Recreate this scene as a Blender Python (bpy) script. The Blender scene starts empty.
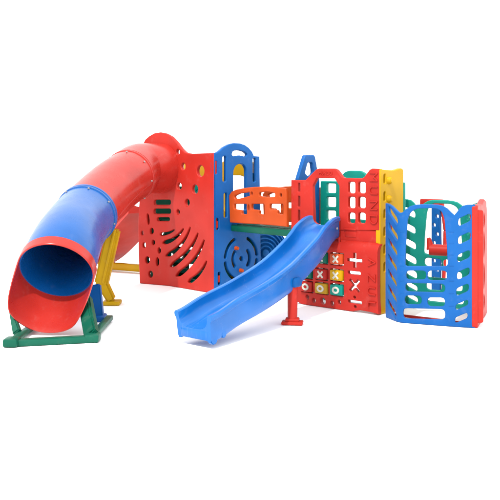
import bpy, bmesh, math, random
from mathutils import Vector, Matrix
random.seed(4)
scn = bpy.context.scene
col = scn.collection
F, HY, CH = 822.0, 165.0, 1.6      # focal length (photo px), horizon row, eye height
pi = math.pi

# ------------------------------------------------------------ materials
def plastic(name, rgb, rough=.42, dust=.07, spec=.16, wear=0):
    m = bpy.data.materials.new(name); m.use_nodes = True
    nt = m.node_tree; N = nt.nodes; L = nt.links
    b = N['Principled BSDF']
    tc = N.new('ShaderNodeTexCoord')
    n1 = N.new('ShaderNodeTexNoise'); n1.inputs['Scale'].default_value = 3.1; n1.inputs['Detail'].default_value = 1.5
    n2 = N.new('ShaderNodeTexNoise'); n2.inputs['Scale'].default_value = 38; n2.inputs['Detail'].default_value = 2
    n3 = N.new('ShaderNodeTexNoise'); n3.inputs['Scale'].default_value = 9; n3.inputs['Detail'].default_value = 8; n3.inputs['Roughness'].default_value = .7
    for n in (n1, n2, n3): L.new(tc.outputs['Object'], n.inputs['Vector'])
    r = N.new('ShaderNodeValToRGB')
    r.color_ramp.elements[0].position = .3; r.color_ramp.elements[1].position = .75
    c0 = [c*.86 for c in rgb]+[1]; c1 = [min(1, c*1.07+.004) for c in rgb]+[1]
    r.color_ramp.elements[0].color = c0; r.color_ramp.elements[1].color = c1
    L.new(n1.outputs['Fac'], r.inputs['Fac'])
    mx = N.new('ShaderNodeMix'); mx.data_type = 'RGBA'
    dr = N.new('ShaderNodeMapRange'); dr.inputs['From Min'].default_value = .56; dr.inputs['From Max'].default_value = .85
    dr.inputs['To Min'].default_value = 0; dr.inputs['To Max'].default_value = dust
    L.new(n3.outputs['Fac'], dr.inputs['Value']); L.new(dr.outputs['Result'], mx.inputs['Factor'])
    L.new(r.outputs['Color'], mx.inputs['A']); mx.inputs['B'].default_value = (.55, .5, .45, 1)
    colour = mx.outputs['Result']
    if wear:                                   # fine scratches running along the chute
        mp = N.new('ShaderNodeMapping'); mp.vector_type = 'TEXTURE'; mp.inputs['Rotation'].default_value = (0, 0, math.radians(55))
        mp.inputs['Scale'].default_value = (1.2, .018, .25)
        n4 = N.new('ShaderNodeTexNoise'); n4.inputs['Scale'].default_value = 1.0; n4.inputs['Detail'].default_value = 3
        L.new(tc.outputs['Object'], mp.inputs['Vector']); L.new(mp.outputs['Vector'], n4.inputs['Vector'])
        sr = N.new('ShaderNodeMapRange'); sr.inputs['From Min'].default_value = .58; sr.inputs['From Max'].default_value = .78; sr.inputs['To Max'].default_value = wear
        L.new(n4.outputs['Fac'], sr.inputs['Value'])
        m2 = N.new('ShaderNodeMix'); m2.data_type = 'RGBA'; L.new(sr.outputs['Result'], m2.inputs['Factor'])
        L.new(colour, m2.inputs['A']); m2.inputs['B'].default_value = (.40, .46, .52, 1); colour = m2.outputs['Result']
    L.new(colour, b.inputs['Base Color'])
    rr = N.new('ShaderNodeMapRange'); rr.inputs['To Min'].default_value = rough-.08; rr.inputs['To Max'].default_value = rough+.16
    L.new(n3.outputs['Fac'], rr.inputs['Value']); L.new(rr.outputs['Result'], b.inputs['Roughness'])
    bp = N.new('ShaderNodeBump'); bp.inputs['Strength'].default_value = .06; bp.inputs['Distance'].default_value = .003
    bp2 = N.new('ShaderNodeBump'); bp2.inputs['Strength'].default_value = .3; bp2.inputs['Distance'].default_value = .02
    L.new(n2.outputs['Fac'], bp.inputs['Height']); L.new(n1.outputs['Fac'], bp2.inputs['Height'])
    L.new(bp2.outputs['Normal'], bp.inputs['Normal']); L.new(bp.outputs['Normal'], b.inputs['Normal'])
    b.inputs['Specular IOR Level'].default_value = spec
    return m
M = dict(
    red=plastic('red_plastic', (.38, .017, .010)),
    tube=plastic('tube_red_plastic', (.38, .019, .012), .25, .09, .36),
    blue=plastic('blue_plastic', (.001, .078, .28)),
    slide=plastic('slide_blue_plastic', (.001, .108, .385), .2, .05, .3, .11),
    tubeblue=plastic('tube_blue_plastic', (.001, .082, .31), .24, .07, .36),
    navy=plastic('navy_plastic', (.003, .045, .20), .4),
    teal=plastic('teal_plastic', (.0, .20, .155)),
    green=plastic('green_plastic', (.001, .085, .05), .38),
    yellow=plastic('yellow_plastic', (.46, .265, .0)),
    orange=plastic('orange_plastic', (.42, .055, .006)),
    cubered=plastic('cube_red_plastic', (.34, .014, .01)),
    cubeorange=plastic('cube_orange_plastic', (.48, .06, .012)),
    cubeolive=plastic('cube_ochre_plastic', (.38, .22, .012)),
    cubegreen=plastic('cube_green_plastic', (.003, .10, .065)),
    paint=plastic('pale_mark_plastic', (.5, .49, .42), .5),
    steel=plastic('steel_bolt', (.30, .28, .27), .35),
)

# ------------------------------------------------------------ helpers
def ray(px, py): return ((px-250)/F, -(py-HY)/F)
def pt(px, py, Y):                      # a measured point at distance Y
    a, b = ray(px, py); return Vector((a*Y, Y, CH+b*Y))

def finish(name, bm, mats, parent, smooth=38):
    me = bpy.data.meshes.new(name)
    bmesh.ops.recalc_face_normals(bm, faces=bm.faces[:])
    bm.to_mesh(me); bm.free()
    for m in (mats if isinstance(mats, (list, tuple)) else [mats]): me.materials.append(M[m])
    for p in me.polygons: p.use_smooth = True
    me.set_sharp_from_angle(angle=math.radians(smooth))
    o = bpy.data.objects.new(name, me); col.objects.link(o)
    if parent is not None: o.parent = parent
    return o

def chaikin(p, n):
    p = [Vector(q) for q in p]
    for _ in range(n):
        q = [p[0]]
        for a, b in zip(p[:-1], p[1:]):
            q += [a.lerp(b, .25), a.lerp(b, .75)]
        q.append(p[-1]); 
        # keep ends
        q = [q[0]]+q[2:-2]+[q[-1]] if len(q) > 4 else q
        p = q
    return p

class Sheet:
    """a vertical surface over a plan path; u along path, z up, w outward"""
    def __init__(s, path, rnd=0):
        s.p = [Vector(q) for q in path]
        if rnd and len(path) > 2:
            out = [s.p[0]]
            for i in range(1, len(s.p)-1):
                a, b, c = s.p[i-1], s.p[i], s.p[i+1]
                r = min(rnd, (b-a).length*.4, (c-b).length*.4)
                A = b+(a-b).normalized()*r; C = b+(c-b).normalized()*r
                for t in (0, .25, .5, .75, 1): out.append((A*(1-t)**2)+(b*2*t*(1-t))+(C*t*t))
            out.append(s.p[-1]); s.p = out
        s.u = [0]
        for a, b in zip(s.p[:-1], s.p[1:]): s.u.append(s.u[-1]+(b-a).length)
        sn = []
        for a, b in zip(s.p[:-1], s.p[1:]):
            d = (b-a).normalized(); sn.append(Vector((d.y, -d.x)))
        s.sn = sn
        s.vn = [sn[0]]+[(a+b).normalized() for a, b in zip(sn[:-1], sn[1:])]+[sn[-1]]
    def at(s, u, w=0, z=0):
        i = 0
        while i < len(s.u)-2 and u > s.u[i+1]: i += 1
        L = s.u[i+1]-s.u[i]; t = (u-s.u[i])/L
        pos = s.p[i]+(s.p[i+1]-s.p[i])*t
        tt = min(1, max(0, t)); n = (s.vn[i]*(1-tt)+s.vn[i+1]*tt).normalized()
        q = pos+n*w
        return Vector((q.x, q.y, z))
    def px(s, x, y):
        rx, rz = ray(x, y); best = None
        n = len(s.p)-1
        for i in range(n):
            o = s.p[i]; L = s.u[i+1]-s.u[i]; d = (s.p[i+1]-o)/L
            den = d.x-rx*d.y
            if abs(den) < 1e-6: continue
            t = (rx*o.y-o.x)/den
            lo = -1e9 if i == 0 else -1e-4; hi = 1e9 if i == n-1 else L+1e-4
            if lo <= t <= hi:
                Y = o.y+d.y*t
                if Y > 0:
                    c = (s.u[i]+t, CH+rz*Y)
                    e = max(0, -t, t-L)
                    if best is None or e < best[0]: best = (e, c)
        return best[1]

def ell(cx, cy, rx, ry=None, n=24, a=0):
    ry = ry or rx
    return [(cx+rx*math.cos(t)*math.cos(a)-ry*math.sin(t)*math.sin(a), cy+rx*math.cos(t)*math.sin(a)+ry*math.sin(t)*math.cos(a)) for t in [2*pi*k/n for k in range(n)]]
def rnd(pts, r, n=4):
    out = []; N = len(pts); P = [Vector(p) for p in pts]
    for i in range(N):
        a, b, c = P[i-1], P[i], P[(i+1) % N]
        rr = min(r, (a-b).length*.48, (c-b).length*.48)
        A = b+(a-b).normalized()*rr; C = b+(c-b).normalized()*rr
        for k in range(n+1):
            t = k/n; q = (A*(1-t)**2)+(b*2*t*(1-t))+(C*t*t); out.append((q.x, q.y))
    return out
def rect(x0, y0, x1, y1, r=0, n=4):
    p = [(x0, y0), (x1, y0), (x1, y1), (x0, y1)]
    return rnd(p, r, n) if r else p
def arcslot(cx, cy, R, wd, a0, a1, n=12, sx=1):
    a0, a1 = math.radians(a0), math.radians(a1); o = []
    for k in range(n+1):
        a = a0+(a1-a0)*k/n; o.append((cx+sx*(R+wd/2)*math.cos(a), cy+(R+wd/2)*math.sin(a)))
    for k in range(1, 5):
        b = a1+pi*k/5; o.append((cx+sx*(R*math.cos(a1)+wd/2*math.cos(b)), cy+R*math.sin(a1)+wd/2*math.sin(b)))
    for k in range(n+1):
        a = a1+(a0-a1)*k/n; o.append((cx+sx*(R-wd/2)*math.cos(a), cy+(R-wd/2)*math.sin(a)))
    for k in range(1, 5):
        b = a0+pi+pi*k/5; o.append((cx+sx*(R*math.cos(a0)+wd/2*math.cos(b)), cy+R*math.sin(a0)+wd/2*math.sin(b)))
    return o

def plate_bm(sheet, outer, holes, t=.05, bev=.012, w0=0.0, shape=None):
    """bevelled plate with holes, bent over the sheet; coordinates are (u,z)"""
    cu = bpy.data.curves.new('tmp', 'CURVE'); cu.dimensions = '2D'; cu.fill_mode = 'BOTH'
    cu.extrude = t/2-bev; cu.bevel_depth = bev; cu.bevel_resolution = 2; cu.offset = -bev
    for ring in [outer]+list(holes):
        sp = cu.splines.new('POLY'); sp.points.add(len(ring)-1)
        area = sum(a[0]*b[1]-b[0]*a[1] for a, b in zip(ring, list(ring[1:])+[ring[0]]))
        r = list(ring)
        if (ring is outer) == (area < 0): r.reverse()      # outer ccw, holes cw
        for k, p in enumerate(r): sp.points[k].co = (p[0], p[1], 0, 1)
        sp.use_cyclic_u = True
    ob = bpy.data.objects.new('tmp', cu); col.objects.link(ob)
    dg = bpy.context.evaluated_depsgraph_get()
    me = bpy.data.meshes.new_from_object(ob.evaluated_get(dg))
    bm = bmesh.new(); bm.from_mesh(me)
    bpy.data.objects.remove(ob); bpy.data.meshes.remove(me); bpy.data.curves.remove(cu)
    bmesh.ops.remove_doubles(bm, verts=bm.verts[:], dist=1e-5)
    for uc in sheet.u[1:-1]:
        bmesh.ops.bisect_plane(bm, geom=bm.verts[:]+bm.edges[:]+bm.faces[:], plane_co=(uc, 0, 0), plane_no=(1, 0, 0), dist=1e-5)
    if shape:
        for zc in shape[0]:
            bmesh.ops.bisect_plane(bm, geom=bm.verts[:]+bm.edges[:]+bm.faces[:], plane_co=(0, zc, 0), plane_no=(0, 1, 0), dist=1e-5)
    for v in bm.verts:
        u, z, w = v.co; w = w-t/2+w0
        if shape: w += shape[1](u, z)
        v.co = sheet.at(u, w, z)
    return bm
def plate(name, sheet, outer, holes, mat, parent, **k):
    extra = k.pop('extra', None)
    bm = plate_bm(sheet, outer, holes, **k)
    if extra: extra(bm)
    o = finish(name, bm, mat, parent)
    wn = o.modifiers.new('weighted', 'WEIGHTED_NORMAL'); wn.mode = 'FACE_AREA'; wn.weight = 100; wn.keep_sharp = True
    return o

def join(bm, other, mi=0):
    me = bpy.data.meshes.new('t'); other.to_mesh(me); other.free()
    old = set(bm.faces); bm.from_mesh(me); bpy.data.meshes.remove(me)
    for f in bm.faces:
        if f not in old: f.material_index = mi
def box_bm(c, s, R=None, bev=.01, seg=2):
    bm = bmesh.new(); bmesh.ops.create_cube(bm, size=1)
    bmesh.ops.scale(bm, vec=s, verts=bm.verts[:])
    if bev: bmesh.ops.bevel(bm, geom=bm.edges[:], offset=min(bev, min(s)*.45), segments=seg, affect='EDGES', profile=.5)
    if R is not None: bmesh.ops.transform(bm, matrix=R.to_4x4() if hasattr(R, 'to_4x4') else R, verts=bm.verts[:])
    bmesh.ops.translate(bm, vec=c, verts=bm.verts[:]); return bm
def beam_bm(a, b, w, h, bev=.012, up=Vector((0, 0, 1))):
    a, b = Vector(a), Vector(b); d = (b-a); L = d.length; d.normalize()
    if abs(d.dot(up)) > .95: up = Vector((0, 1, 0))
    s = d.cross(up).normalized(); n = s.cross(d)
    R = Matrix((s, d, n)).transposed()
    return box_bm((a+b)/2, (w, L, h), R, bev)
def cyl_bm(a, b, r, n=20, r2=None):
    a, b = Vector(a), Vector(b); d = b-a
    bm = bmesh.new(); bmesh.ops.create_cone(bm, cap_ends=True, segments=n, radius1=r, radius2=r if r2 is None else r2, depth=d.length)
    e = [x for x in bm.edges if len(x.link_faces) == 2 and any(len(f.verts) > 4 for f in x.link_faces)]
    bmesh.ops.bevel(bm, geom=e, offset=min(.006, r*.3), segments=2, affect='EDGES')
    q = Vector((0, 0, 1)).rotation_difference(d.normalized())
    bmesh.ops.transform(bm, matrix=Matrix.Translation((a+b)/2) @ q.to_matrix().to_4x4(), verts=bm.verts[:]); return bm
def multi(*bms):
    bm = bmesh.new()
    for b in bms: join(bm, b)
    return bm
def text_bm(sheet, s, u, z, size, w, rot=-pi/2, depth=.010):
    cu = bpy.data.curves.new('tmp', 'FONT'); cu.body = s; cu.size = size; cu.align_x = 'CENTER'; cu.align_y = 'CENTER'
    cu.extrude = depth; cu.bevel_depth = .002; cu.offset = -.004 if size > .1 else 0
    ob = bpy.data.objects.new('tmp', cu); col.objects.link(ob)
    me = bpy.data.meshes.new_from_object(ob.evaluated_get(bpy.context.evaluated_depsgraph_get()))
    bm = bmesh.new(); bm.from_mesh(me)
    bpy.data.objects.remove(ob); bpy.data.meshes.remove(me); bpy.data.curves.remove(cu)
    c, q = math.cos(rot), math.sin(rot)
    for v in bm.verts:
        x, y, d = v.co; v.co = sheet.at(u+x*c-y*q, w+d, z+x*q+y*c)
    return bm
def hermite(P, T, n):
    out = []
    for i in range(len(P)-1):
        a, b = P[i], P[i+1]; L = (b-a).length; ta, tb = T[i]*L, T[i+1]*L
        for k in range(n):
            t = k/n; out.append(a*(2*t**3-3*t*t+1)+ta*(t**3-2*t*t+t)+b*(-2*t**3+3*t*t)+tb*(t**3-t*t))
    out.append(P[-1]); return out
def frames(path):
    fr = []
    for i, p in enumerate(path):
        d = (path[min(i+1, len(path)-1)]-path[max(i-1, 0)]).normalized()
        s = d.cross(Vector((0, 0, 1))).normalized(); fr.append((p, d, s, s.cross(d)))
    return fr
def sweep(path, prof, fr=None, caps=True):
    """prof(i,t) -> closed list of (side, up)"""
    fr = fr or frames(path); bm = bmesh.new(); rows = []
    n = len(fr)
    for i, (p, d, s, u) in enumerate(fr):
        rows.append([bm.verts.new(p+s*a+u*b) for a, b in prof(i, i/(n-1))])
    m = len(rows[0])
    for r0, r1 in zip(rows[:-1], rows[1:]):
        for k in range(m): bm.faces.new((r0[k], r0[(k+1) % m], r1[(k+1) % m], r1[k]))
    if caps:
        bm.faces.new(rows[0][::-1]); bm.faces.new(rows[-1])
    return bm
def tube_shell(fr, ro, ri, n=64):
    """fr list of (p,d,s,u); ro, ri callables or floats -> closed shell"""
    bm = bmesh.new(); O = []; I = []
    f = lambda r, i: r(i) if callable(r) else r
    for i, (p, d, s, u) in enumerate(fr):
        O.append([bm.verts.new(p+(s*math.cos(a)+u*math.sin(a))*f(ro, i)) for a in [2*pi*k/n for k in range(n)]])
        I.append([bm.verts.new(p+(s*math.cos(a)+u*math.sin(a))*f(ri, i)) for a in [2*pi*k/n for k in range(n)]])
    for R in (O, I):
        for a, b in zip(R[:-1], R[1:]):
            for k in range(n): bm.faces.new((a[k], a[(k+1) % n], b[(k+1) % n], b[k]))
    for e in (0, -1):
        for k in range(n): bm.faces.new((O[e][k], O[e][(k+1) % n], I[e][(k+1) % n], I[e][k]))
    return bm

root = bpy.data.objects.new('playground_set', None); col.objects.link(root)
root.location = (0, 9.5, 0)
root['label'] = 'colourful plastic playground set with tube slide, towers, bridge, open slide and playhouse on white ground'
root['category'] = 'playground'
ROOTINV = Matrix.Translation((0, -9.5, 0))

# ============================================================ LEFT TOWER
A, P_, B = Vector((-1.484, 11.09)), Vector((-1.075, 10.86)), Vector((-.4465, 10.2))
d1 = (B-P_).normalized(); n1 = Vector((-d1.y, d1.x))
if n1.y < 0: n1 = -n1
redS = Sheet([A, P_, B], .05)
def circ(S, x, y, r, rv=None):          # round hole of true radius on the surface
    u, z = S.px(x, y); return ell(u, z, r, rv)
k = lambda pts, S: [S.px(x, y) for x, y in pts]
back = 0.82
A2, B2 = A+n1*back, B+n1*back
# deck and posts = the tower itself
def post(p, h, w=.07): return box_bm(Vector((p.x, p.y, h/2)), (w, w, h), Matrix.Rotation(math.atan2(d1.y, d1.x), 3, 'Z'), .015)
def inset(p, du, dn): return p+d1*du+n1*dn
deckc = (A+B+A2+B2)/4
RZ1 = Matrix.Rotation(math.atan2(d1.y, d1.x), 3, 'Z')
tb = multi(box_bm(Vector((deckc.x+.05, deckc.y+.03, .82)), (1.2, .68, .08), RZ1, .02),
           post(inset(A, .12, .14), 1.3), post(inset(B, -.11, .12), 1.5), post(inset(A2, .1, -.1), 1.5), post(inset(B2, -.1, -.1), 1.5))
tower1 = finish('tower', tb, 'green', root)
tower1['label'] = 'tall red and blue tower behind the tube slide'
# red front panel
W = redS.u[-1]
out = k([(213.6, 294), (168, 286), (139.6, 283.8), (138.6, 262), (137.8, 225), (138.6, 208), (140, 185), (141, 165), (141.6, 152)], redS)
arch = k([(142.5, 144.5), (145, 139.5), (149, 136), (154, 133.2), (160, 132.2), (166, 133.4), (171.5, 137), (177, 143), (181, 148.5), (185, 152.3), (190, 153.6), (199, 153.4), (208.3, 152.9)], redS)
out = [(min(u, W-.006), max(z, .002)) for u, z in out+arch]; out[-1] = (W-.006, out[-1][1]); out[0] = (W-.006, .002)
holes = [circ(redS, *h) for h in [(177.6, 152, .035), (183, 166.5, .045), (200.3, 171, .072), (179, 186.4, .047), (194.8, 189.3, .060), (187, 202.5, .047), (177.8, 212, .034),
         (142.2, 233, .022, .030), (151.6, 231, .030, .042), (144, 245, .026, .036), (153.2, 242.4, .024, .034), (159, 250.5, .024, .040), (147.2, 260, .036, .048), (157.2, 261.8, .024, .058), (150.4, 274.3, .036, .046)]]
holes.append(ell(*redS.px(148, 219), .018, .075, a=.12))
def slot_px(S, x0, y0, x1, y1, r=1):
    a = S.px(x0, y0); b = S.px(x1, y0); c = S.px(x1, y1); d = S.px(x0, y1)
    return rnd([a, b, c, d], abs(a[1]-d[1])*.48*r)
holes += [slot_px(redS, 154, 199.6, 170.5, 204.8), slot_px(redS, 153.6, 208.6, 170.6, 213.8), slot_px(redS, 157, 217.3, 169.5, 221)]
def banana(S, p0, pm, p1, wmax):
    n = 14; L = []; R = []
    P0, PM, P1 = [Vector(S.px(*p)) for p in (p0, pm, p1)]
    for i in range(n+1):
        t = i/n; c = P0*(1-t)**2+PM*2*t*(1-t)+P1*t*t
        d = ((PM-P0)*(1-t)+(P1-PM)*t).normalized(); q = Vector((-d.y, d.x))
        w = wmax*.5*min(1, math.sqrt(max(0, 1-(1-min(1, t/.16))**2)))*(1-.62*t)*(1 if t < .97 else .6)
        w = max(w, .006)
        L.append(c+q*w); R.append(c-q*w)
    return [(v.x, v.y) for v in L+R[::-1]]
Z = lambda x, y: (130+x/4.1667, 180+y/4.1667)
for p0, pm, p1, w in [((125, 226), (155, 226), (184, 207), .05), ((135, 262), (190, 250), (222, 203), .062), ((148, 316), (222, 280), (250, 197), .070),
                      ((166, 360), (248, 312), (282, 222), .078), ((190, 400), (272, 352), (308, 250), .078), ((240, 426), (292, 400), (318, 338), .072)]:
    holes.append(banana(redS, Z(*p0), Z(*pm), Z(*p1), w))
plate('wall_panel', redS, out, holes, 'red', tower1, t=.055, bev=.013)['label'] = 'red wall panel with round holes and a fan of curved slots'
# blue arched doorway panel
blueS = Sheet([B, B2]); bw = (B2-B).length
bl = lambda x, y: blueS.px(200+x/5, 140+y/5)
out = [(.004, .002), (bw, .002)]+[bl(*p) for p in [(300, 82), (272, 80), (262, 58), (245, 38), (225, 24), (200, 16), (172, 15), (145, 22), (120, 36), (100, 54), (82, 64)]]+[(.004, bl(46, 64)[1])]
zb = .90
door = [bl(*p) for p in [(232, 150), (228, 135), (218, 123), (204, 119), (190, 122), (178, 132), (170, 150), (168, 175)]]
door = [(door[0][0], zb+.12)]+door+[(door[-1][0], zb+.12)]
door = door[::-1]
holes = [rnd(door, .02)]
holes.append(rnd([bl(*p) for p in [(160, 72), (166, 56), (190, 50), (222, 58), (238, 72), (232, 84), (200, 76), (168, 82)]], .02))
def vs(S, x, y0, y1, w, lean=0):
    a = S.px(x, y0); b = S.px(x, y1)
    return rect(a[0]-w/2, b[1], a[0]+w/2, a[1], w*.48)
holes += [vs(blueS, 216, 161, 174, .045), vs(blueS, 224.6, 156, 182, .06), vs(blueS, 225.8, 193, 218, .06), vs(blueS, 217.7, 218, 230, .045),
          vs(blueS, 254.5, 158, 182, .05), vs(blueS, 219.5, 272, 285, .045)]
cu_, cz_ = blueS.px(241.5, 258.5)
for a0, a1 in [(115, 172), (188, 245), (8, 65), (-65, -8)]: holes.append(arcslot(cu_, cz_, .275, .045, a0, a1, sx=1.0))
for a0, a1 in [(140, 220), (-40, 40)]: holes.append(arcslot(cu_, cz_, .145, .045, a0, a1))
holes.append(ell(cu_, cz_, .03))
pan = plate('arch_panel', blueS, out, holes, 'blue', tower1, t=.055, bev=.013)
pan['label'] = 'blue panel with an arched doorway over wheel shaped slots'
for du, dz in [(-.10, .14), (-.02, -.15)]:
    c0 = blueS.at(cu_+du, -.01, cz_+dz); c1 = blueS.at(cu_+du, .05, cz_+dz)
    finish('climbing_knob', cyl_bm(c0, c1, .028, 16, .02), 'orange', pan)
for x, y in [(216.4, 169), (218, 224.5), (219.8, 279)]:
    u, z = blueS.px(x, y); finish('lock_pin', box_bm(blueS.at(u, -.035, z), (.05, .03, .09), RZ1, .01), 'red', pan)
# rear panels of the tower
backS = Sheet([B2-n1*.02, A2-n1*.02]); L = (A2-B2).length
ov = [(0.06, .002), (L*.52, .002), (L*.52, 1.36), (L, 1.36), (L, 1.66), (L*.53, 1.66), (L*.52, 1.5)]+[(L*.27+L*.25*math.cos(a), 1.5+.22*math.sin(a)) for a in [pi*k/10 for k in range(1, 10)]]+[(.06, 1.5)]
plate('back_panel', backS, ov, [rect(.20, .95, L*.52-.1, 1.46, .12)], 'yellow', tower1, t=.05)
g = [(L*.54, .002), (L, .002), (L, 1.34), (L*.54, 1.34)]
gh = [rect(L*.54+.1+.17*i, .12+.2*j, L*.54+.22+.17*i, .25+.2*j, .04) for i in range(3) for j in range(6)]
plate('back_panel', backS, g, gh, 'teal', tower1, t=.05)
leftS = Sheet([A2, A+n1*.03]); L = (A2-A).length-.03
g = rnd([(0.02, .002), (L-.06, .002), (L-.06, 1.3), (0.02, 1.3)], .03)
gh = [ell(.14+.17*i, .16+.17*j, .05) for i in range(4) for j in range(4)]
plate('side_panel', leftS, g, gh, 'green', tower1, t=.05)
# inner green ladder seen through the curved slots
inS = Sheet([A+n1*.34+d1*.1, B+n1*.34-d1*.12])
Li = (inS.p[-1]-inS.p[0]).length
plate('ladder', inS, rect(0, .002, Li, .86, .03), [rect(.08, .08+.13*j, Li-.08, .15+.13*j, .03) for j in range(6)], 'teal', tower1, t=.06)

# ============================================================ TUBE SLIDE
R = .330
nn = Vector((-n1.x, -n1.y, 0))
entry = Vector((-1.315, 10.80, 1.555))
T0i = entry-nn*.22
T0 = entry+nn*.10
T1 = pt(130, 176, 10.35); T2 = pt(86.5, 214.5, 9.15); T3 = Vector((-1.848, 7.85, .597))
ax = Vector((-.06, -.80, -.60)).normalized()
mid = (T2-T1).normalized()
tt1 = (mid+Vector((-.10, -.06, .05))).normalized(); tt2 = (mid*.7+(T3-T2).normalized()*.5).normalized()
pA = [T0i]+hermite([T0, T1], [nn, tt1], 14)
pB = hermite([T1, T2], [tt1, tt2], 16)
pC = hermite([T2, T3], [tt2, ax], 20)
allp = pA[:-1]+pB[:-1]+pC
fr = frames(allp); fr[-1] = (fr[-1][0], ax, fr[-1][2], fr[-1][2].cross(ax))
iA, iB = len(pA)-1, len(pA)-1+len(pB)-1
def seamed(bms, fr_, i, r=R, wd=.028, h=.011):
    p, d, s, u = fr_[i]
    for off in (-wd*.55, wd*.55):
        f2 = [(p+d*(off+q), d, s, u) for q in (-wd*.45, -wd*.3, wd*.3, wd*.45)]
        bms.append(tube_shell(f2, lambda j: r+(.002 if j in (0, 3) else h), r-.01))
bmsl = [tube_shell(fr[:iB+1], R, R-.014)]
seamed(bmsl, fr, iA)
def seam(frs, r, ang):
    pts_ = [p+(s_*math.cos(ang)+u_*math.sin(ang))*r for p, d, s_, u_ in frs]
    return sweep(pts_, lambda i, t: [(.005*math.cos(q), .005*math.sin(q)) for q in [2*pi*k_/8 for k_ in range(8)]])
for an in (.25, pi+.25): bmsl.append(seam(fr[6:iB-1], R, an))
tube = finish('tube_slide', multi(*bmsl), 'tube', root, 40)
tube['label'] = 'red enclosed tube slide with a blue lower section'
bmsl = [tube_shell(fr[iB:], lambda i: R+.006+(.022*max(0, (i-8)/12)), lambda i: R-.010+(.022*max(0, (i-8)/12)))]
seamed(bmsl, fr, iB, R+.006, .036, .012)
for an in (.25, pi+.25): bmsl.append(seam(fr[iB+3:-1], R+.007, an))
sec = finish('tube_section', multi(*bmsl), 'tubeblue', tube, 40); sec['label'] = 'bright blue lower tube section'
def boltring(f, r, n, ph=0):
    p, d, s, u = f
    for i in range(n):
        a = 2*pi*(i+ph)/n; q = p+(s*math.cos(a)+u*math.sin(a))*r; o = (q-p).normalized()
        finish('bolt', cyl_bm(q-o*.004, q+o*.010, .012, 10), 'steel', tube)
boltring(fr[iB+1], R+.01, 8, .3); boltring(fr[iA+1], R+.006, 8, .15)
# rim + scoop at the mouth
p, d, s, u = fr[-1]
n = 72; bm = bmesh.new(); rowsO = []; rowsI = []
def sm(x): x = max(0, min(1, x)); return x*x*(3-2*x)
J = 14
for j in range(J+1):
    O = []; I = []
    for kk in range(n):
        a = 2*pi*kk/n; down = -math.sin(a)              # 1 at the bottom
        side = math.cos(a); Lx = .035+.37*sm((down+.18+.30*side)/.85)+.06*max(0, down)
        t = j/J; x = -.07+(Lx+.07)*t
        fl = .010+.026*sm((x)/.45)*max(0, math.cos(a))
        ro = R+.030+fl; ri = R+.014+fl
        if j == J: ro -= .005; ri += .003
        base = p+d*x; q = s*math.cos(a)+u*math.sin(a)
        O.append(bm.verts.new(base+q*ro)); I.append(bm.verts.new(base+q*ri))
    rowsO.append(O); rowsI.append(I)
for Rr in (rowsO, rowsI):
    for a, b in zip(Rr[:-1], Rr[1:]):
        for kk in range(n): bm.faces.new((a[kk], a[(kk+1) % n], b[(kk+1) % n], b[kk]))
for e in (0, -1):
    for kk in range(n): bm.faces.new((rowsO[e][kk], rowsO[e][(kk+1) % n], rowsI[e][(kk+1) % n], rowsI[e][kk]))
low = min(v.co.z for v in bm.verts)
finish('mouth_scoop', bm, 'tube', tube, 50)['label'] = 'red scoop shaped mouth of the tube'
print('scoop low', low)
# green A-frame in front, blue legs behind it, yellow legs at the seam
def taper(a, b, wa, wb, h, bev=.015):
    """plank leg from a (bottom) to b (top), width wa -> wb"""
    a, b = Vector(a), Vector(b); d_ = (b-a).normalized(); s_ = d_.cross(Vector((0, 1, 0))).normalized(); n_ = s_.cross(d_)
    bm = bmesh.new(); vs_ = []
    for c, w in ((a, wa), (b, wb)):
        for x, y in ((-1, -1), (1, -1), (1, 1), (-1, 1)): vs_.append(bm.verts.new(c+s_*x*w/2+n_*y*h/2))
    for f in ((0, 1, 2, 3), (7, 6, 5, 4), (0, 4, 5, 1), (1, 5, 6, 2), (2, 6, 7, 3), (3, 7, 4, 0)): bm.faces.new([vs_[i] for i in f])
    bmesh.ops.bevel(bm, geom=bm.edges[:], offset=bev, segments=2, affect='EDGES'); return bm
gl, gr = pt(12.5, 340, 7.27), pt(92, 336, 7.45); gl.z = .03; gr.z = .03
fl_ = multi(beam_bm(gl+Vector((-.02, -.02, 0)), gr+Vector((.05, -.01, 0)), .11, .06, .018),
            beam_bm(gl+Vector((0, .0, .012)), gl+Vector((0, .95, .012)), .07, .05), beam_bm(gr+Vector((0, 0, .012)), gr+Vector((0, .95, .012)), .07, .05),
            box_bm(gl+Vector((0, -.02, .01)), (.13, .15, .075), None, .02), box_bm(gr+Vector((.01, -.01, .01)), (.13, .15, .075), None, .02))
base = finish('base_frame', fl_, 'green', tube); base['label'] = 'dark green ground frame under the tube mouth'
finish('leg', taper(gl+Vector((-.04, .30, .02)), (-2.262, 7.80, .22), .075, .035, .06, .01), 'green', tube)
finish('leg', multi(taper(gr+Vector((-.01, .02, .02)), pt(83, 299, 8.0), .13, .10, .07), taper(gr+Vector((.03, .02, .02)), pt(89, 297, 8.0), .05, .04, .09)), 'green', tube)
for sx, nm in ((1, 0), (-1, 0)):
    f = Vector((-1.92+sx*.36, 8.46, .03)); top = Vector((-1.90+sx*.285, 8.52, .36))
    finish('leg', multi(taper(f, top, .11, .13, .10), box_bm(f, (.15, .22, .06), None, .02)), 'blue', tube)
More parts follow.
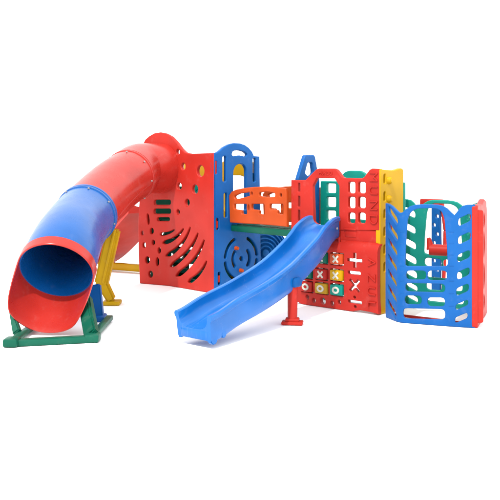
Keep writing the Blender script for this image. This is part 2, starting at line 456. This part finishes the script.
for sx in (1, -1):
    c = T2+Vector((0, .12, 0)); 
    if sx == 1:
        q = [pt(114, 229, 9.35), pt(101.5, 284, 9.42), Vector((-1.58, 9.42, .03))]
    else:
        q = [Vector((-2.2, 9.38, .86)), Vector((-2.26, 9.42, .23)), Vector((-2.42, 9.42, .03))]
    b1 = multi(taper(q[1], q[0], .155, .145, .14, .02), taper(q[2]+Vector((0, 0, .012)), q[1]+Vector((0, 0, .03)), .09, .13, .13, .02),
               beam_bm(q[1]+Vector((.03*sx, -.075, .02)), q[0]+Vector((.02*sx, -.075, 0)), .03, .03, .01),
               box_bm(q[2]+Vector((.0, 0, -.005)), (.20, .20, .045), None, .015))
    finish('leg', b1, 'yellow', tube)

# ============================================================ REAR RED SLIDE
Sa, Sb = Vector((-1.46, 11.50, 1.02)), Vector((-2.40, 12.75, .16))
pr = hermite([Sa, Sb], [(Sb-Sa).normalized(), (Sb-Sa+Vector((0, 0, .35))).normalized()], 14)
def rp(i, t):
    pts = [(-.27, .26), (-.31, .25), (-.31, .16), (-.285, .14), (-.285, .09), (-.31, .07), (-.31, .01), (-.285, -.01), (-.285, -.06), (-.30, -.1), (.30, -.1), (.285, -.06), (.285, -.01), (.31, .01), (.31, .07), (.285, .09), (.285, .14), (.31, .16), (.31, .25), (.27, .26), (.22, .04)]
    return pts+[(.12, .0), (.09, .025), (.06, 0), (.0, .0), (-.03, .025), (-.06, 0), (-.12, 0), (-.22, .04)]
rs = finish('rear_slide', sweep(pr, rp), 'red', root, 30); rs['label'] = 'red ridged slide running down behind the tube slide'
finish('support_beam', beam_bm((-2.30, 12.55, .075), (-1.35, 12.0, .075), .1, .11, .03), 'yellow', rs)

# ============================================================ BRIDGE
C, D = Vector((.556, 9.53)), Vector((1.387, 8.77))
d2 = (D-C).normalized(); n2 = Vector((-d2.y, d2.x)); n2 = n2 if n2.y > 0 else -n2
RZ2 = Matrix.Rotation(math.atan2(d2.y, d2.x), 3, 'Z')
ra, rb = Vector((-.245, 10.39)), Vector((.464, 9.58))
railS = Sheet([ra, rb]); Lr = (rb-ra).length
dr_ = (rb-ra).normalized(); nr = Vector((-dr_.y, dr_.x)); nr = nr if nr.y > 0 else -nr
rl = lambda x, y: railS.px(200+x/5, 140+y/5)
out = [rl(*p) for p in [(157, 412), (200, 416), (300, 421), (375, 427), (442, 434), (440, 260), (436, 242), (400, 236), (340, 232), (270, 235), (225, 240), (185, 248), (165, 258), (153, 275)]]
holes = [rnd([rl(*p) for p in q], .03) for q in [
    [(178, 280), (205, 268), (258, 260), (258, 278), (205, 292), (182, 296)],
    [(303, 262), (345, 258), (382, 266), (382, 284), (345, 286), (303, 280)]]]
for x0, x1 in ((178, 242), (264, 330), (356, 424)):
    s_ = x1-x0; q = [(x0, 320), (x1, 320), (x1, 372), (x1-.42*s_, 370), (x1-.42*s_, 350), (x0, 346)]
    holes.append(rnd([rl(*p) for p in q], .022))
holes += [ell(*rl(266, 268), .018, .022), ell(*rl(412, 276), .018, .022), ell(*rl(250, 338), .014, .04)]
zd = .86
bw_ = .52
cm = (ra+rb)/2+nr*bw_/2
bd = multi(*[box_bm(Vector(((ra+dr_*(.04+(Lr-.08)*(i+.5)/8)+nr*bw_/2).x, (ra+dr_*(.04+(Lr-.08)*(i+.5)/8)+nr*bw_/2).y, zd-.03)), ((Lr-.08)/8-.012, bw_-.12, .05), Matrix.Rotation(math.atan2(dr_.y, dr_.x), 3, 'Z'), .012) for i in range(8)])
fl = ra+nr*.03; fe = rb+nr*.03
join(bd, beam_bm((fl.x, fl.y, zd-.055), (fe.x, fe.y, zd-.055), .055, .085, .015))
fl = ra+nr*(bw_-.03); fe = rb+nr*(bw_-.03)
join(bd, beam_bm((fl.x, fl.y, zd-.055), (fe.x, fe.y, zd-.055), .055, .085, .015))
br = finish('bridge', bd, 'green', root); br['label'] = 'green decked bridge between the two towers'
o = plate('side_rail', railS, out, holes, 'orange', br, t=.05, bev=.014, w0=.03)
o['label'] = 'orange near rail of the bridge'
railB = Sheet([ra+nr*(bw_+.02), rb+nr*(bw_+.02)])
plate('side_rail', railB, out, holes, 'orange', br, t=.05, bev=.014)['label'] = 'orange far rail of the bridge'
# ribbed tunnel under the bridge
tb_ = []
tc_ = Vector((.155, 11.14, .415)); axd = Vector((.34, -.94, .05)).normalized()
sx_ = axd.cross(Vector((0, 0, 1))).normalized(); ux_ = sx_.cross(axd)
tun = bmesh.new(); rows = []
NR = 96
prof_ = []
for i in range(NR+1):
    r_ = .04+.33*i/NR
    prof_.append((r_, .15*(1-(r_/.38)**2)+.020*math.cos(i/NR*2*pi*6.5)))
prof_ += [(.385, .0), (.388, -.05), (.365, -.07), (.388, -.10), (.388, -.16), (.365, -.18), (.388, -.21), (.388, -.55)]
for r_, h_ in prof_:
    rows.append([tun.verts.new(tc_+axd*h_+(sx_*math.cos(2*pi*k_/72)+ux_*math.sin(2*pi*k_/72))*r_) for k_ in range(72)])
for a, b in zip(rows[:-1], rows[1:]):
    for k_ in range(72): tun.faces.new((a[k_], a[(k_+1) % 72], b[(k_+1) % 72], b[k_]))
tun.faces.new(rows[0]); tun.faces.new(rows[-1])
for v in tun.verts: v.co.z = max(v.co.z, .004)
tunnel = finish('crawl_tunnel', tun, 'blue', root, 60); tunnel['label'] = 'blue crawl tunnel with concentric ridges under the bridge'

# ============================================================ MIDDLE TOWER
dep = .47
midc = (C+D)/2+n2*(dep/2+.05)
mt = multi(box_bm(Vector((midc.x, midc.y, .84)), ((D-C).length-.14, dep-.06, .07), RZ2, .02))
for a_, b_ in ((.09, .10), (-.09, .10), (.09, -.02), (-.09, -.02)):
    q = (C if a_ > 0 else D)+d2*a_+n2*(b_ if b_ > 0 else dep+b_-.03)
    mt2 = box_bm(Vector((q.x, q.y, .42)), (.06, .06, .84), RZ2, .012); join(mt, mt2)
tower2 = finish('tower', mt, 'teal', root); tower2['label'] = 'red fronted tower with windows, number board and open slide'
fS = Sheet([C, D]); Wf = (D-C).length
m4 = lambda x, y: fS.px(280+x/4.1667, 150+y/4.1667)
out = [m4(*p) for p in [(105, 125), (150, 80), (160, 77), (225, 77), (236, 82), (258, 112), (266, 116), (340, 118), (350, 112), (372, 82), (382, 77)]]
uL = m4(45, 125)[0]; out = [(uL, m4(45, 125)[1])]+out+[(Wf-.008, m4(420, 78)[1]), (Wf-.008, .90), (uL, .84)]
out = out[::-1]
holes = [rnd([m4(*p) for p in [(140, 300), (135, 150), (152, 118), (226, 118), (246, 150), (244, 330), (200, 345)]], .015)]
for x0, x1 in ((283, 312), (325, 355)):
    for y0, y1 in ((133, 181), (195, 243), (261, 306)):
        a = m4(x0, y0); b = m4(x1, y1); holes.append(rect(a[0], b[1], b[0], a[1], .028))
for y0, y1 in ((183, 192), (196, 207), (210, 221)): holes.append(vs(fS, 298.8, y0, y1, .032))
holes = [h for h in holes]
def letters(bm):
    for ch, x, y in (('M', 373.5, 177), ('U', 373.5, 190.5), ('N', 373.5, 205.5), ('D', 373.5, 219.5)):
        u, z = fS.px(x, y); join(bm, text_bm(fS, ch, u, z, .155, .001))
    a = m4(190, 98); join(bm, text_bm(fS, 'MUNDO', a[0], a[1], .05, .001, rot=0, depth=.003))
fp = plate('front_panel', fS, out, holes, 'red', tower2, t=.055, bev=.012, extra=letters)
fp['label'] = 'red upper front panel with slide doorway and six square windows'
# recessed band with a small ledge
bandS = Sheet([C+n2*.012, D+n2*.012])
plate('recessed_band', bandS, rect(.08, .66, Wf-.02, .895), [], 'red', tower2, t=.04)
u, z = fS.px(350, 232.5)
finish('name_plate', multi(box_bm(fS.at(u, -.03, z-.01), (.15, .05, .09), RZ2, .012), box_bm(fS.at(u, -.025, z+.035), (.165, .07, .02), RZ2, .008)), 'red', tower2)
# game board
gS = Sheet([C-n2*.07, D-n2*.07])
g5 = lambda x, y: gS.px(285+x/5, 230+y/5)
ztop = gS.px(362, 242)[1]
zs = [ztop-.13, ztop-.10, ztop-.075, ztop-.05, ztop-.03, ztop-.015, ztop-.006]
def bulge(u, z):
    base = -.02*(1-sm(z/.25))
    x = (z-(ztop-.12))/.12
    if x > 0: base -= .11*(1-math.sqrt(max(0, 1-min(1, x)**2)))
    return base
out = [g5(*p) for p in [(70, 372), (78, 330), (80, 290)]]
u0 = .02; z0 = g5(70, 372)[1]
bot = [g5(*p) for p in [(75, 371), (130, 383), (200, 390), (290, 405), (330, 408), (370, 403), (420, 412), (468, 424)]]
out = [(.02, bot[0][1]+.02)]+[(u_, max(z_, .004)) for u_, z_ in bot if   .04 < u_ < Wf-.04]+[(Wf+.012, max(.004, bot[-1][1]))]+[(Wf+.012, ztop-.02), (Wf-.06, ztop), (.35, ztop), (.02, ztop-.02)]
outc = []
for q in out:
    if outc and (Vector(q)-Vector(outc[-1])).length < .012: continue
    outc.append(q)
holes = []
cells = {}
cx = [306.5, 321.5, 336.8]; cy = [[256.5, 257.8, 259], [273, 274.2, 275.3], [286.6, 288.4, 290]]
for r in range(3):
    for c in range(3):
        u_, z_ = gS.px(cx[c], cy[r][c]); cells[r, c] = (u_, z_)
cw = .090; chh = .056
for (r, c), (u_, z_) in cells.items(): holes.append(rect(u_-cw, z_-chh-.012, u_+cw, z_+chh+.012, .012))
for x, y, a, b in [(306.4, 298.8, .024, .034), (312.8, 302.2, .024, .032), (321.8, 302.8, .038, .044), (330.9, 305, .024, .032), (338.3, 304, .022, .032)]:
    u_, z_ = gS.px(x, y); holes.append(ell(u_, z_+.016, a, b*.9))
h = .016
def cross(u_, z_, a, hh, th, sx=1):
    p = [(-a, -hh), (-hh, -hh), (-hh, -a), (hh, -a), (hh, -hh), (a, -hh), (a, hh), (hh, hh), (hh, a), (-hh, a), (-hh, hh), (-a, hh)]
    c_, s_ = math.cos(th), math.sin(th); return rnd([(u_+sx*(x*c_-y*s_), z_+x*s_+y*c_) for x, y in p], .006, 2)
u_, z_ = gS.px(354.3, 260.5); holes.append(cross(u_, z_, .082, .0165, 0, 1.2))
u_, z_ = gS.px(353.8, 273); holes.append(rect(u_-.085, z_-.018, u_+.085, z_+.018, .015))
u_, z_ = gS.px(354, 285.8); holes.append(cross(u_, z_, .090, .017, pi/4, .95))
u_, z_ = gS.px(354, 302.2); holes += [rect(u_-.092, z_-.017, u_+.092, z_+.017, .012), ell(u_, z_+.052, .018), ell(u_, z_-.052, .018)]
def letters2(bm):
    for ch, x, y in (('A', 371.5, 262.5), ('Z', 371.5, 278), ('U', 371.5, 291), ('L', 371.5, 304)):
        u_, z_ = gS.px(x, y); join(bm, text_bm(gS, ch, u_, z_, .15, .002))
gb = plate('game_board', gS, outc, holes, 'red', tower2, t=.06, bev=.008, shape=(zs+[.1, .18, .25], bulge), extra=letters2)
gb['label'] = 'red lower panel with spinning cubes and cut out arithmetic signs'
cubes = {(0, 0): ('cubered', 'X'), (0, 1): ('cubegreen', 'X'), (0, 2): ('cubeorange', 'X'), (1, 0): ('cubegreen', 'X'), (1, 1): ('cubered', 'X'), (1, 2): ('yellow', 'X'),
         (2, 0): ('cubered', 'O'), (2, 1): ('cubeolive', 'O'), (2, 2): ('teal', 'O')}
cname = {'cubered': 'dark red', 'cubegreen': 'dark green', 'cubeorange': 'orange red', 'yellow': 'yellow', 'cubeolive': 'ochre', 'teal': 'teal'}
for (r, c), (mt_, s_) in cubes.items():
    u_, z_ = cells[r, c]; sz = .135
    tw = random.uniform(-.06, .06)
    bm = box_bm(gS.at(u_, -.040, z_), (.166, .125, .116), Matrix.Rotation(math.atan2(d2.y, d2.x)+tw, 3, 'Z'), .014)
    if s_ == 'X':
        for th in (pi/4, -pi/4):
            q = [(u_+x*math.cos(th)-y*math.sin(th), z_+x*math.sin(th)+y*math.cos(th)) for x, y in ((-.050, -.011), (.050, -.011), (.050, .011), (-.050, .011))]
            join(bm, plate_bm(gS, q, [], t=.012, bev=.003, w0=.030+(.001 if th > 0 else 0)), 1)
    else:
        join(bm, plate_bm(gS, ell(u_, z_, .048, .040), [ell(u_, z_, .024, .018)], t=.012, bev=.003, w0=.030), 1)
    cb = finish('game_cube', bm, [mt_, 'paint'], tower2); cb['label'] = '%s spinning cube marked %s' % (cname[mt_], s_)
for c in range(3):
    u_, z_ = cells[1, c]
    finish('axle', cyl_bm(gS.at(u_, -.045, .12), gS.at(u_, -.045, .80), .010, 10), 'cubered', tower2)
# yellow side panel + trim
yS = Sheet([D, D+n2*dep])
zt = yS.px(381.5, 168.5)[1]
out = [(.004, .002), (dep, .002), (dep, zt-.01), (dep-.04, zt+.004), (dep*.6, zt-.02), (.06, zt-.01), (.004, zt)]
hl = [rect(.075, zt-.16-.19*i, .115, zt-.06-.19*i, .018) for i in range(6)]
def knobs(bm):
    for i in range(5):
        join(bm, cyl_bm(yS.at(.17, -.01, zt-.13-.2*i), yS.at(.17, .045, zt-.13-.2*i), .045, 16, .03))
plate('side_panel', yS, rnd(out, .02), hl, 'yellow', tower2, t=.06, bev=.012, extra=knobs)['label'] = 'yellow side panel with raised knobs'
# blue left doorway panel
Cl = C-d2*.085; bS = Sheet([Cl+n2*.455, Cl+n2*.045]); ww = .36
t1 = 1.72
q = [(0, .002), (.12, .002), (.12, 1.28), (.34, 1.30), (.35, .002), (.41, .002), (.41, 1.44), (.28, t1-.01), (.255, t1), (.11, t1), (.09, t1-.015), (.03, 1.50), (0, 1.40)]
plate('side_panel', bS, rnd(q, .02), [rnd([(.12, 1.50), (.20, 1.46), (.28, 1.50), (.23, 1.63), (.14, 1.63)], .03)], 'blue', tower2, t=.055, w0=.0)['label'] = 'blue side panel with peaked top'
# teal rear panel
tS = Sheet([C+n2*(dep+.0)-d2*.04, D+n2*dep])
Lt = (tS.p[-1]-tS.p[0]).length
def tz(x, y): return tS.px(x, y)
za = tz(354, 170.5)[1]; zl = tz(325, 181)[1]
ua, ub = tz(344, 180)[0], tz(364.5, 180)[0]
out = [(0, .86), (Lt, .86), (Lt, zl), (ub+.08, zl), (ub, za-.03), ((ua+ub)/2+.08, za), ((ua+ub)/2-.08, za), (ua, za-.02), (ua-.10, zl), (0, zl)]
holes = []
for y0, y1 in ((183.5, 193), (197, 207), (210.5, 220)):
    a = tz(326.5, y0); b = tz(335.5, y1); holes.append(rect(a[0], b[1], b[0], a[1], .02))
holes.append(rect(ua+.02, .97, ub+.13, za-.11, .06))
plate('back_panel', tS, rnd(out, .02), holes, 'teal', tower2, t=.05)['label'] = 'teal back panel with three square windows'

# ============================================================ OPEN SLIDE
SP = [pt(325, 225, 9.20), pt(303, 252, 8.73), pt(279, 276, 8.34), pt(250, 296, 7.90), pt(221, 312, 7.53), pt(193.5, 328.5, 7.22)]
ST = []
for i in range(len(SP)):
    a = SP[max(0, i-1)]; b = SP[min(len(SP)-1, i+1)]; ST.append((b-a).normalized())
ST[0] = (ST[0]+Vector((0, 0, .35))).normalized(); ST[-1] = (ST[-1]+Vector((-.10, 0, .12))).normalized()
sp = hermite(SP, ST, 10)
NS = len(sp)-1
def sprof(i, t):
    up = .135-.025*t; dn = -.135+.03*t
    hw = .155+.034*t
    if t < .12: up -= .06*(1-t/.12)
    I = []                                         # inner surface, left to right
    m = 14
    for kk in range(m+1):
        a = pi+pi*kk/m
        x = hw*math.copysign(abs(math.cos(a))**.55, math.cos(a)); z_ = (up+.02)*(1-abs(math.sin(a))**.75)
        I.append((x*.93, z_-.0))
    rim = [(hw*.98, up+.028), (hw+.022, up+.030), (hw+.036, up+.014), (hw+.036, up-.015), (hw+.018, up-.035), (hw+.016, dn*.4), (hw+.012, dn+.02), (hw, dn), (hw-.03, dn+.004)]
    lft = [(-x, y) for x, y in rim][::-1]
    under = [(hw-.045, -.035), (0, -.03), (-hw+.045, -.035)]
    return I+rim+under+lft
sb = sweep(sp, sprof)
# rounded foot lobes at the exit
ex = frames(sp)
for side in (-1,):
    for back_, r_ in ((1, .045), (4, .036)):
        p, d, s, u = ex[-1-back_]
        c = p+s*side*.180+u*(-.085)
        join(sb, cyl_bm(c-s*.021, c+s*.021, r_, 18))
p, d, s, u = ex[-1]
join(sb, beam_bm(p-d*.012-s*.168-u*.05, p-d*.012+s*.168-u*.05, .03, .09, .012, up=u))
sl = finish('open_slide', sb, 'slide', root, 32); sl['label'] = 'bright blue open slide curving down to the left'
print('slide low', min((sl.matrix_world @ v.co).z for v in sl.data.vertices))
lp = Vector((.425, 8.24, 0))
lg = multi(cyl_bm(lp+Vector((0, 0, .02)), lp+Vector((.005, .03, .43)), .047, 24, .056), box_bm(lp+Vector((0, 0, .02)), (.215, .13, .035), Matrix.Rotation(-.15, 3, 'Z'), .012), box_bm(lp+Vector((0, 0, .05)), (.14, .10, .04), Matrix.Rotation(-.15, 3, 'Z'), .015))
finish('support_leg', lg, 'red', sl)['label'] = 'red post with a flat foot under the slide'
for side in (1, -1):
    p, d, s, u = ex[2]; c = p+s*side*.195
    finish('bolt', cyl_bm(c, c+s*side*.012, .014, 10), 'steel', sl)
finish('mounting_block', box_bm(lp+Vector((0, .05, .42)), (.17, .15, .10), Matrix.Rotation(-.6, 3, 'Z'), .03), 'blue', sl)

# ============================================================ PLAYHOUSE
Ef = [Vector((1.42, 8.63)), Vector((1.505, 8.33)), Vector((1.99, 8.12)), Vector((2.205, 8.045))]
pS = Sheet(Ef, .07)
q1 = lambda x, y: (380+x/3.125, 190+y/3.125)
q4 = lambda x, y: (380+x/4.1667, 240+y/4.1667)
topl = [(385.4, 203.2), (388, 203.8), (391.5, 206), (395.5, 210), (399.5, 213), (402.5, 212.2), (406, 209), (410, 206.2), (415, 204.8), (421, 204.2), (430, 204.3), (438, 204.6), (443, 205.8), (447.5, 208.6), (451.5, 212.6),
        (454.3, 215), (456.5, 212.4), (459.5, 208.4), (463, 205.6), (467, 204.7), (477.5, 204.6)]
Wp = pS.u[-1]
top = [pS.px(*p) for p in topl]; top[0] = (0, top[0][1]); top[-1] = (Wp, top[-1][1])
out = [(Wp, .002), (0, .002)]+top
holes = []
def pgram(S, cx_, cy_, w, h_, sl_):
    u_, z_ = S.px(cx_, cy_)
    return rnd([(u_-w/2, z_+sl_*w/2-h_/2), (u_+w/2, z_-sl_*w/2-h_/2), (u_+w/2, z_-sl_*w/2+h_/2), (u_-w/2, z_+sl_*w/2+h_/2)], .032)
for x, y in [(392.6, 215.3), (392.6, 231.6), (392.2, 247.6), (391.9, 263), (391.8, 278.5), (391.6, 294), (391.5, 308.5)]: holes.append(pgram(pS, x, y, .205, .072, .6))
for x, y in [(464.4, 219.8), (464.2, 238.2), (463.6, 256.3), (463.2, 273.6), (462.4, 289.8), (461.8, 305), (461.2, 318)]: holes.append(pgram(pS, x, y, .120, .076 if y < 300 else .055, -.5))
holes.append(rnd([pS.px(*q1(*p)) for p in [(78, 238), (80, 180), (86, 90), (96, 68), (115, 58), (175, 57), (192, 66), (201, 90), (209, 180), (211, 238)]], .03))
for x0, y0, x1, y1 in [(81, 252, 144, 280), (148, 252, 209, 282)]:
    holes.append(rnd([pS.px(*q1(*p)) for p in [(x0, y0), (x1, y0), (x1, y1), (x0, y1)]], .045))
for x0, y0, x1, y1 in [(105, 179, 271, 219), (102, 231, 173, 269), (197, 239, 270, 278), (95, 284, 271, 332)]:
    sl_ = .03*(x1-x0)
    holes.append(rnd([pS.px(*q4(*p)) for p in [(x0, y0), (x1, y0+sl_*1.0), (x1, y1), (x0, y1-sl_)]], .045))
def rail_bm():
    P4 = [Ef[-1]+Vector((-.012, .05)), R1+Vector((-.06, -.02)), refl(Ef[-1])+Vector((0, -.05)), Ef[0]+Vector((.05, .03))]
    return [beam_bm((a.x, a.y, .03), (b.x, b.y, .03), .03, .03) for a, b in ((P4[0], P4[1]), (P4[2], P4[3]), (P4[3], P4[0]))]
def grooves(bm):
    for y in (232, 243.5, 255, 266, 281, 293.5, 306):
        for x0, x1 in ((449, 454), (400.3, 403.5)):
            a, b = pS.px(x0, y), pS.px(x1, y); join(bm, beam_bm(pS.at(a[0], .000, a[1]), pS.at(b[0], .000, b[1]), .006, .006, .002))
ppo = []
for a in (Ef[0], Ef[-1]):
    ppo.append(None)
# hinge posts = the playhouse's own frame
Cc = Vector((1.97, 8.735))
refl = lambda p_: Cc*2-p_
R0 = Vector((2.225, 8.03)); R1 = refl(Ef[0])+Vector((.03, .0))
posts = multi(*[cyl_bm((p_.x, p_.y, .004), (p_.x, p_.y, h_), .026, 16) for p_, h_ in ((Ef[-1]+Vector((-.012, .05)), 1.13), (R1+Vector((-.06, -.02)), 1.13), (refl(Ef[-1])+Vector((.0, -.05)), 1.13), (Ef[0]+Vector((.05, .03)), 1.1))])
join(posts, multi(*rail_bm()))
ph = finish('playhouse', posts, 'red', root); ph['label'] = 'low blue, red and green playhouse at the right end of the set'
plate('front_panel', pS, out, holes, 'blue', ph, t=.03, bev=.009, extra=grooves)['label'] = 'blue bay front with doorway and slanted slots'
# same moulding in teal at the back
pB2 = Sheet([refl(p_) for p_ in Ef], .07)
plate('back_panel', pB2, out, holes, 'teal', ph, t=.05, bev=.010)['label'] = 'teal bay panel at the back of the playhouse'
# red right side panel
rS = Sheet([R0, R1]); Ls = (R1-R0).length
out = rnd([(0, .002), (Ls, .002), (Ls+.02, .5), (Ls, 1.12), (Ls-.06, 1.215), (Ls*.72, 1.245), (Ls*.45, 1.20), (Ls*.2, 1.21), (0, 1.205)], .03)
hl = [ell(Ls*.62, 1.03, .13, .075), ell(Ls*.60, .78, .13), ell(Ls*.60, .45, .13), ell(Ls*.60, .18, .13, .08)]
hl += [ell(Ls*.2, .3+.3*i, .03, .07) for i in range(3)]
def rims(bm):
    join(bm, beam_bm(rS.at(.05, .012, .05), rS.at(.05, .012, 1.16), .07, .05, .02))
    join(bm, beam_bm(rS.at(Ls*.3, .006, .06), rS.at(Ls*.3, .006, 1.14), .04, .04, .014))
plate('side_panel', rS, out, hl, 'red', ph, t=.06, bev=.014, extra=rims)['label'] = 'red side panel with large round holes'
# counter bar in the rear doorway
a_, b_ = pt(429, 249.5, 9.05), pt(447.5, 250.5, 9.0)
finish('counter', multi(cyl_bm(a_, b_, .062, 24), cyl_bm(a_+Vector((.02, 0, 0)), a_+Vector((.0, .02, .13)), .05, 20, .02)), 'red', ph)
# far climbing panel seen through both doorways
kS = Sheet([Vector((2.235, 10.15)), Vector((2.34, 10.04))]); 
kz = 1.08
cl = plate('climbing_panel', kS, rnd([(0, .002), (.12, .002), (.13, .6), (.12, kz), (0, kz)], .02), [ell(.04+.045*(i % 2), .2+.11*i, .022) for i in range(8)], 'blue', ph, t=.05)
finish('edge_trim', multi(beam_bm(kS.at(.155, -.03, .004), kS.at(.185, -.03, .80), .04, .06), beam_bm(kS.at(.185, -.03, .80), kS.at(.14, -.03, kz+.03), .04, .06), beam_bm(kS.at(-.17, -.03, kz+.05), kS.at(.16, -.03, kz+.05), .07, .10, .02)), 'red', cl)

# parts hang from the root (Empty) keeping world place
for o in list(root.children): o.matrix_parent_inverse = ROOTINV

# ============================================================ GROUND, WORLD, SUN, CAMERA
m = bpy.data.materials.new('white_floor'); m.use_nodes = True
b = m.node_tree.nodes['Principled BSDF']; N = m.node_tree.nodes; Lk = m.node_tree.links
nz = N.new('ShaderNodeTexNoise'); nz.inputs['Scale'].default_value = .6
rp_ = N.new('ShaderNodeMapRange'); rp_.inputs['To Min'].default_value = .93; rp_.inputs['To Max'].default_value = .96
cb_ = N.new('ShaderNodeCombineColor')
Lk.new(nz.outputs['Fac'], rp_.inputs['Value'])
for i in range(3): Lk.new(rp_.outputs['Result'], cb_.inputs[i])
Lk.new(cb_.outputs['Color'], b.inputs['Base Color']); b.inputs['Roughness'].default_value = .9; b.inputs['Specular IOR Level'].default_value = 0
bm = bmesh.new(); bmesh.ops.create_grid(bm, x_segments=1, y_segments=1, size=400)
me = bpy.data.meshes.new('ground'); bm.to_mesh(me); bm.free(); me.materials.append(m)
g = bpy.data.objects.new('ground', me); col.objects.link(g); g['kind'] = 'structure'

w = bpy.data.worlds.new('World'); scn.world = w; w.use_nodes = True
bg = w.node_tree.nodes['Background']; bg.inputs['Color'].default_value = (1, 1, 1, 1); bg.inputs['Strength'].default_value = 2.1
sun = bpy.data.lights.new('sun', 'SUN'); sun.energy = 3.4; sun.angle = math.radians(1.5); sun.color = (1, .97, .93)
so = bpy.data.objects.new('sun', sun); col.objects.link(so)
so.rotation_euler = Vector((-.28, -.62, .95)).to_track_quat('Z', 'Y').to_euler()

cam = bpy.data.cameras.new('camera'); co = bpy.data.objects.new('camera', cam); col.objects.link(co)
co.location = (0, 0, CH); co.rotation_euler = (pi/2, 0, 0)
cam.sensor_width = 36; cam.lens = F/500*36; cam.shift_y = -(250-HY)/500; cam.clip_end = 2000
scn.camera = co
scn.view_settings.view_transform = 'Standard'; scn.view_settings.look = 'None'
scn.view_settings.exposure = 0; scn.view_settings.gamma = 1
scn.render.engine = 'CYCLES'
scn.cycles.max_bounces = 8
